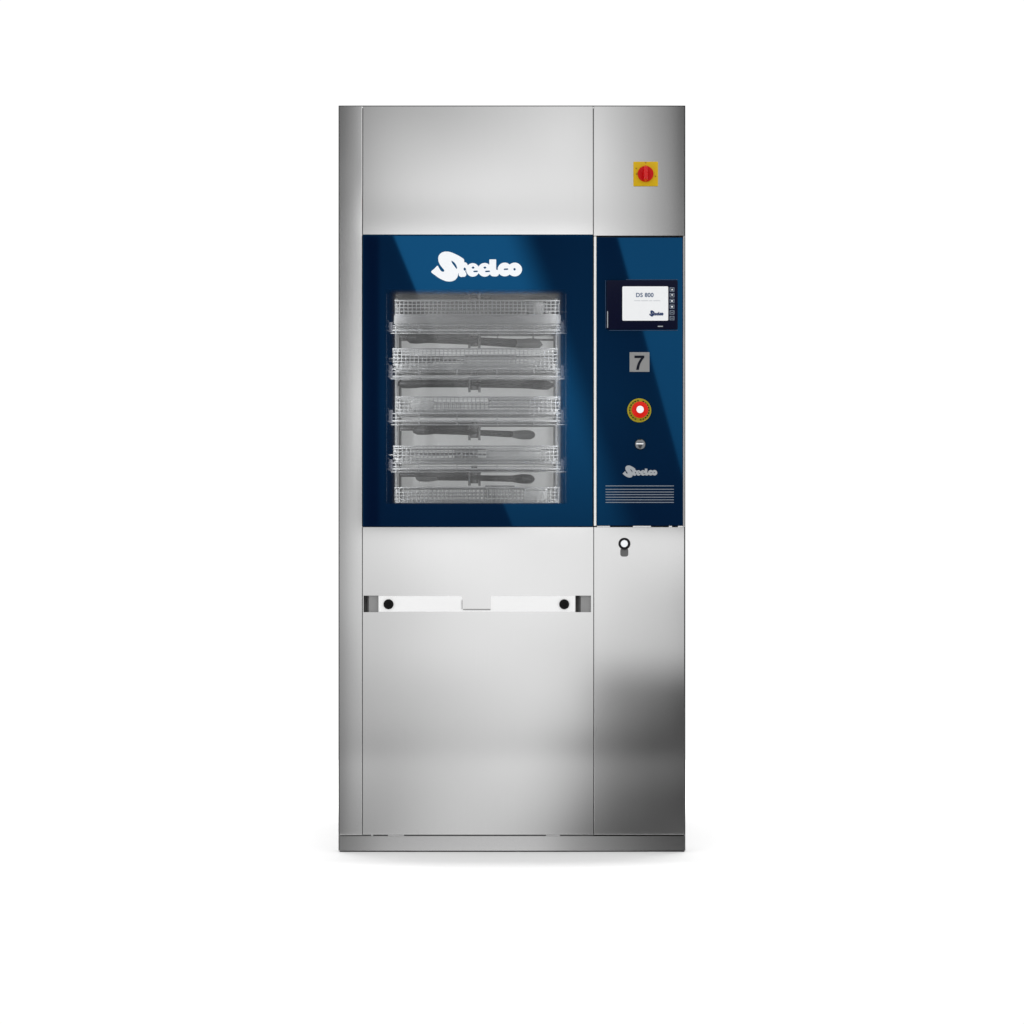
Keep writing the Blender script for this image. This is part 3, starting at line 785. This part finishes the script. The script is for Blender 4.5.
def mth(op, a, b=None, c=None, clamp=False):
    n = nt.nodes.new('ShaderNodeMath'); n.operation = op; n.use_clamp = clamp
    for i, v in enumerate((a, b, c)):
        if v is None: continue
        if isinstance(v, (int, float)): n.inputs[i].default_value = v
        else: Lk.new(v, n.inputs[i])
    return n.outputs[0]
def sstep(v, a, b):
    n = nt.nodes.new('ShaderNodeMapRange'); n.interpolation_type = 'SMOOTHSTEP'
    n.inputs['From Min'].default_value = a; n.inputs['From Max'].default_value = b; Lk.new(v, n.inputs['Value']); return n.outputs['Result']
dyn = mth('MAXIMUM', mth('MULTIPLY', sp.outputs['Y'], -1), 1e-4)
u = mth('MULTIPLY_ADD', mth('DIVIDE', sp.outputs['X'], dyn), D/S, 512)      # horizontal studio coordinate
v = mth('MULTIPLY_ADD', mth('DIVIDE', sp.outputs['Z'], dyn), -D/S, 512)     # vertical studio coordinate
def profile(sock, pos, rgb):
    r = nt.nodes.new('ShaderNodeValToRGB'); cr = r.color_ramp; cr.interpolation = 'LINEAR'
    lo, hi = pos[0], pos[-1]
    mr = nt.nodes.new('ShaderNodeMapRange'); mr.inputs['From Min'].default_value = lo; mr.inputs['From Max'].default_value = hi
    Lk.new(sock, mr.inputs['Value']); Lk.new(mr.outputs['Result'], r.inputs['Fac'])
    while len(cr.elements) < len(pos): cr.elements.new(.5)
    for e, p, c_ in zip(cr.elements, pos, rgb):
        e.position = (p-lo)/(hi-lo); e.color = (*[float(q) for q in c_], 1)
    for e, p, c_ in zip(cr.elements, pos, rgb):
        e.position = (p-lo)/(hi-lo); e.color = (*[float(q) for q in c_], 1)
    return r.outputs['Color']
terms = []
for q in (0, 3):
    pu = profile(u, env_cols, Bm[q:q+3].T); pv = profile(v, env_rows, A[:, q:q+3])
    dp = nt.nodes.new('ShaderNodeVectorMath'); dp.operation = 'DOT_PRODUCT'; Lk.new(pu, dp.inputs[0]); Lk.new(pv, dp.inputs[1]); terms.append(dp.outputs['Value'])
studio = mth('MULTIPLY', mth('ADD', *terms), float(am))
# two slanted strip softboxes, seen only as crisp bands in the glass
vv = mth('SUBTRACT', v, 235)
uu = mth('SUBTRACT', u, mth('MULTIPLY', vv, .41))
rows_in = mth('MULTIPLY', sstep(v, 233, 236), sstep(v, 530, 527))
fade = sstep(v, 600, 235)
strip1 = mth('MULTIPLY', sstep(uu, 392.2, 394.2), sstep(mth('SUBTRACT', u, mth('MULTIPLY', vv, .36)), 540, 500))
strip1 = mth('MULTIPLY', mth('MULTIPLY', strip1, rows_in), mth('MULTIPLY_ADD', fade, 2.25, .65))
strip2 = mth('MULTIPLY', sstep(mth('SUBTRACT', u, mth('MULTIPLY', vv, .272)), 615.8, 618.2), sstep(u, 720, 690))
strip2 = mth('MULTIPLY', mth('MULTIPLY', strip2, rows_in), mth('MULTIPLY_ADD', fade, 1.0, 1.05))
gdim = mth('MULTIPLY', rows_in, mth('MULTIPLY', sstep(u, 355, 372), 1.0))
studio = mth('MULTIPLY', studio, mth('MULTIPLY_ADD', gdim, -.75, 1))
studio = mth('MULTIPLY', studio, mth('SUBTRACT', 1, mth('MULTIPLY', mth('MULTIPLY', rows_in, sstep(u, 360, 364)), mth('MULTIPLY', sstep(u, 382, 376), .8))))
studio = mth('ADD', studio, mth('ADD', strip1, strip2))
# bright white studio all around beyond the dressed area
cu_ = sstep(mth('ABSOLUTE', mth('SUBTRACT', u, 512)), 640, 1500)
cv_ = mth('MAXIMUM', sstep(v, -150, -700), 0)
around = mth('MAXIMUM', cu_, cv_)
low = sstep(sp.outputs['Z'], -.5, -.05)
wall = mth('MULTIPLY_ADD', sstep(sp.outputs['Z'], .3, .9), ZEN, 1.04)
wall = mth('ADD', wall, mth('MULTIPLY', sstep(sp.outputs['Y'], -.02, -.2), .14))
front = nt.nodes.new('ShaderNodeMix'); front.data_type = 'FLOAT'; Lk.new(around, front.inputs[0]); Lk.new(studio, front.inputs[2]); Lk.new(wall, front.inputs[3])
fin = nt.nodes.new('ShaderNodeMix'); fin.data_type = 'FLOAT'
Lk.new(sstep(sp.outputs['Y'], .05, -.05), fin.inputs[0]); Lk.new(wall, fin.inputs[2]); Lk.new(front.outputs[0], fin.inputs[3])
Lk.new(fin.outputs[0], bg.inputs['Strength'])
bg.inputs['Color'].default_value = (1, 1, 1, 1)
w.cycles.sampling_method = 'MANUAL'; w.cycles.sample_map_resolution = 2048

# added fill lamps, unseen: two upright strips inside the front corners of the chamber, behind the printed border of the glass
for sgn, xx in ((1, cx0 + .006), (-1, cx1 - .006)):
    for yy, en, dx in ((.05, CH, .12),):
        la = bpy.data.lights.new('chamber_fill_lamp', 'AREA'); la.shape = 'RECTANGLE'; la.size = .012; la.size_y = .54; la.energy = en
        lo = bpy.data.objects.new('chamber_fill_lamp', la); col.objects.link(lo); lo.location = (xx, yy, Z(393, .05))
        lo.rotation_euler = Vector((sgn*dx, 1, 0)).normalized().to_track_quat('-Z', 'Y').to_euler()

la = bpy.data.lights.new('chamber_back_fill', 'AREA'); la.shape = 'RECTANGLE'; la.size = .47; la.size_y = .57; la.energy = CB  # added unseen lamp that lights the chamber back wall evenly
lo = bpy.data.objects.new('chamber_back_fill', la); col.objects.link(lo); lo.location = (X(476.5, .53), .535, Z(393, .53))
lo.rotation_euler = Vector((0, 1, 0)).to_track_quat('-Z', 'Y').to_euler()

# overhead softbox above the machine
la = bpy.data.lights.new('overhead_softbox', 'AREA'); la.shape = 'RECTANGLE'; la.size = 2.0; la.size_y = .45; la.energy = 185
lo = bpy.data.objects.new('overhead_softbox', la); col.objects.link(lo); lo.location = (0, .49, 4.5)

# ------------------------------------------------------------------ camera
cam = bpy.data.cameras.new('camera'); co = bpy.data.objects.new('camera', cam); col.objects.link(co)
co.location = (0, -D, ZC); co.rotation_euler = (PI/2, 0, 0)
cam.sensor_width = 36; cam.lens = 36*D/(1024*S); cam.clip_end = 100
scene.camera = co
scene.view_settings.view_transform = 'Standard'; scene.view_settings.look = 'None'; scene.view_settings.exposure = 0
scene.render.engine = 'CYCLES'
scene.cycles.transparent_max_bounces = 12
scene.cycles.max_bounces = 10
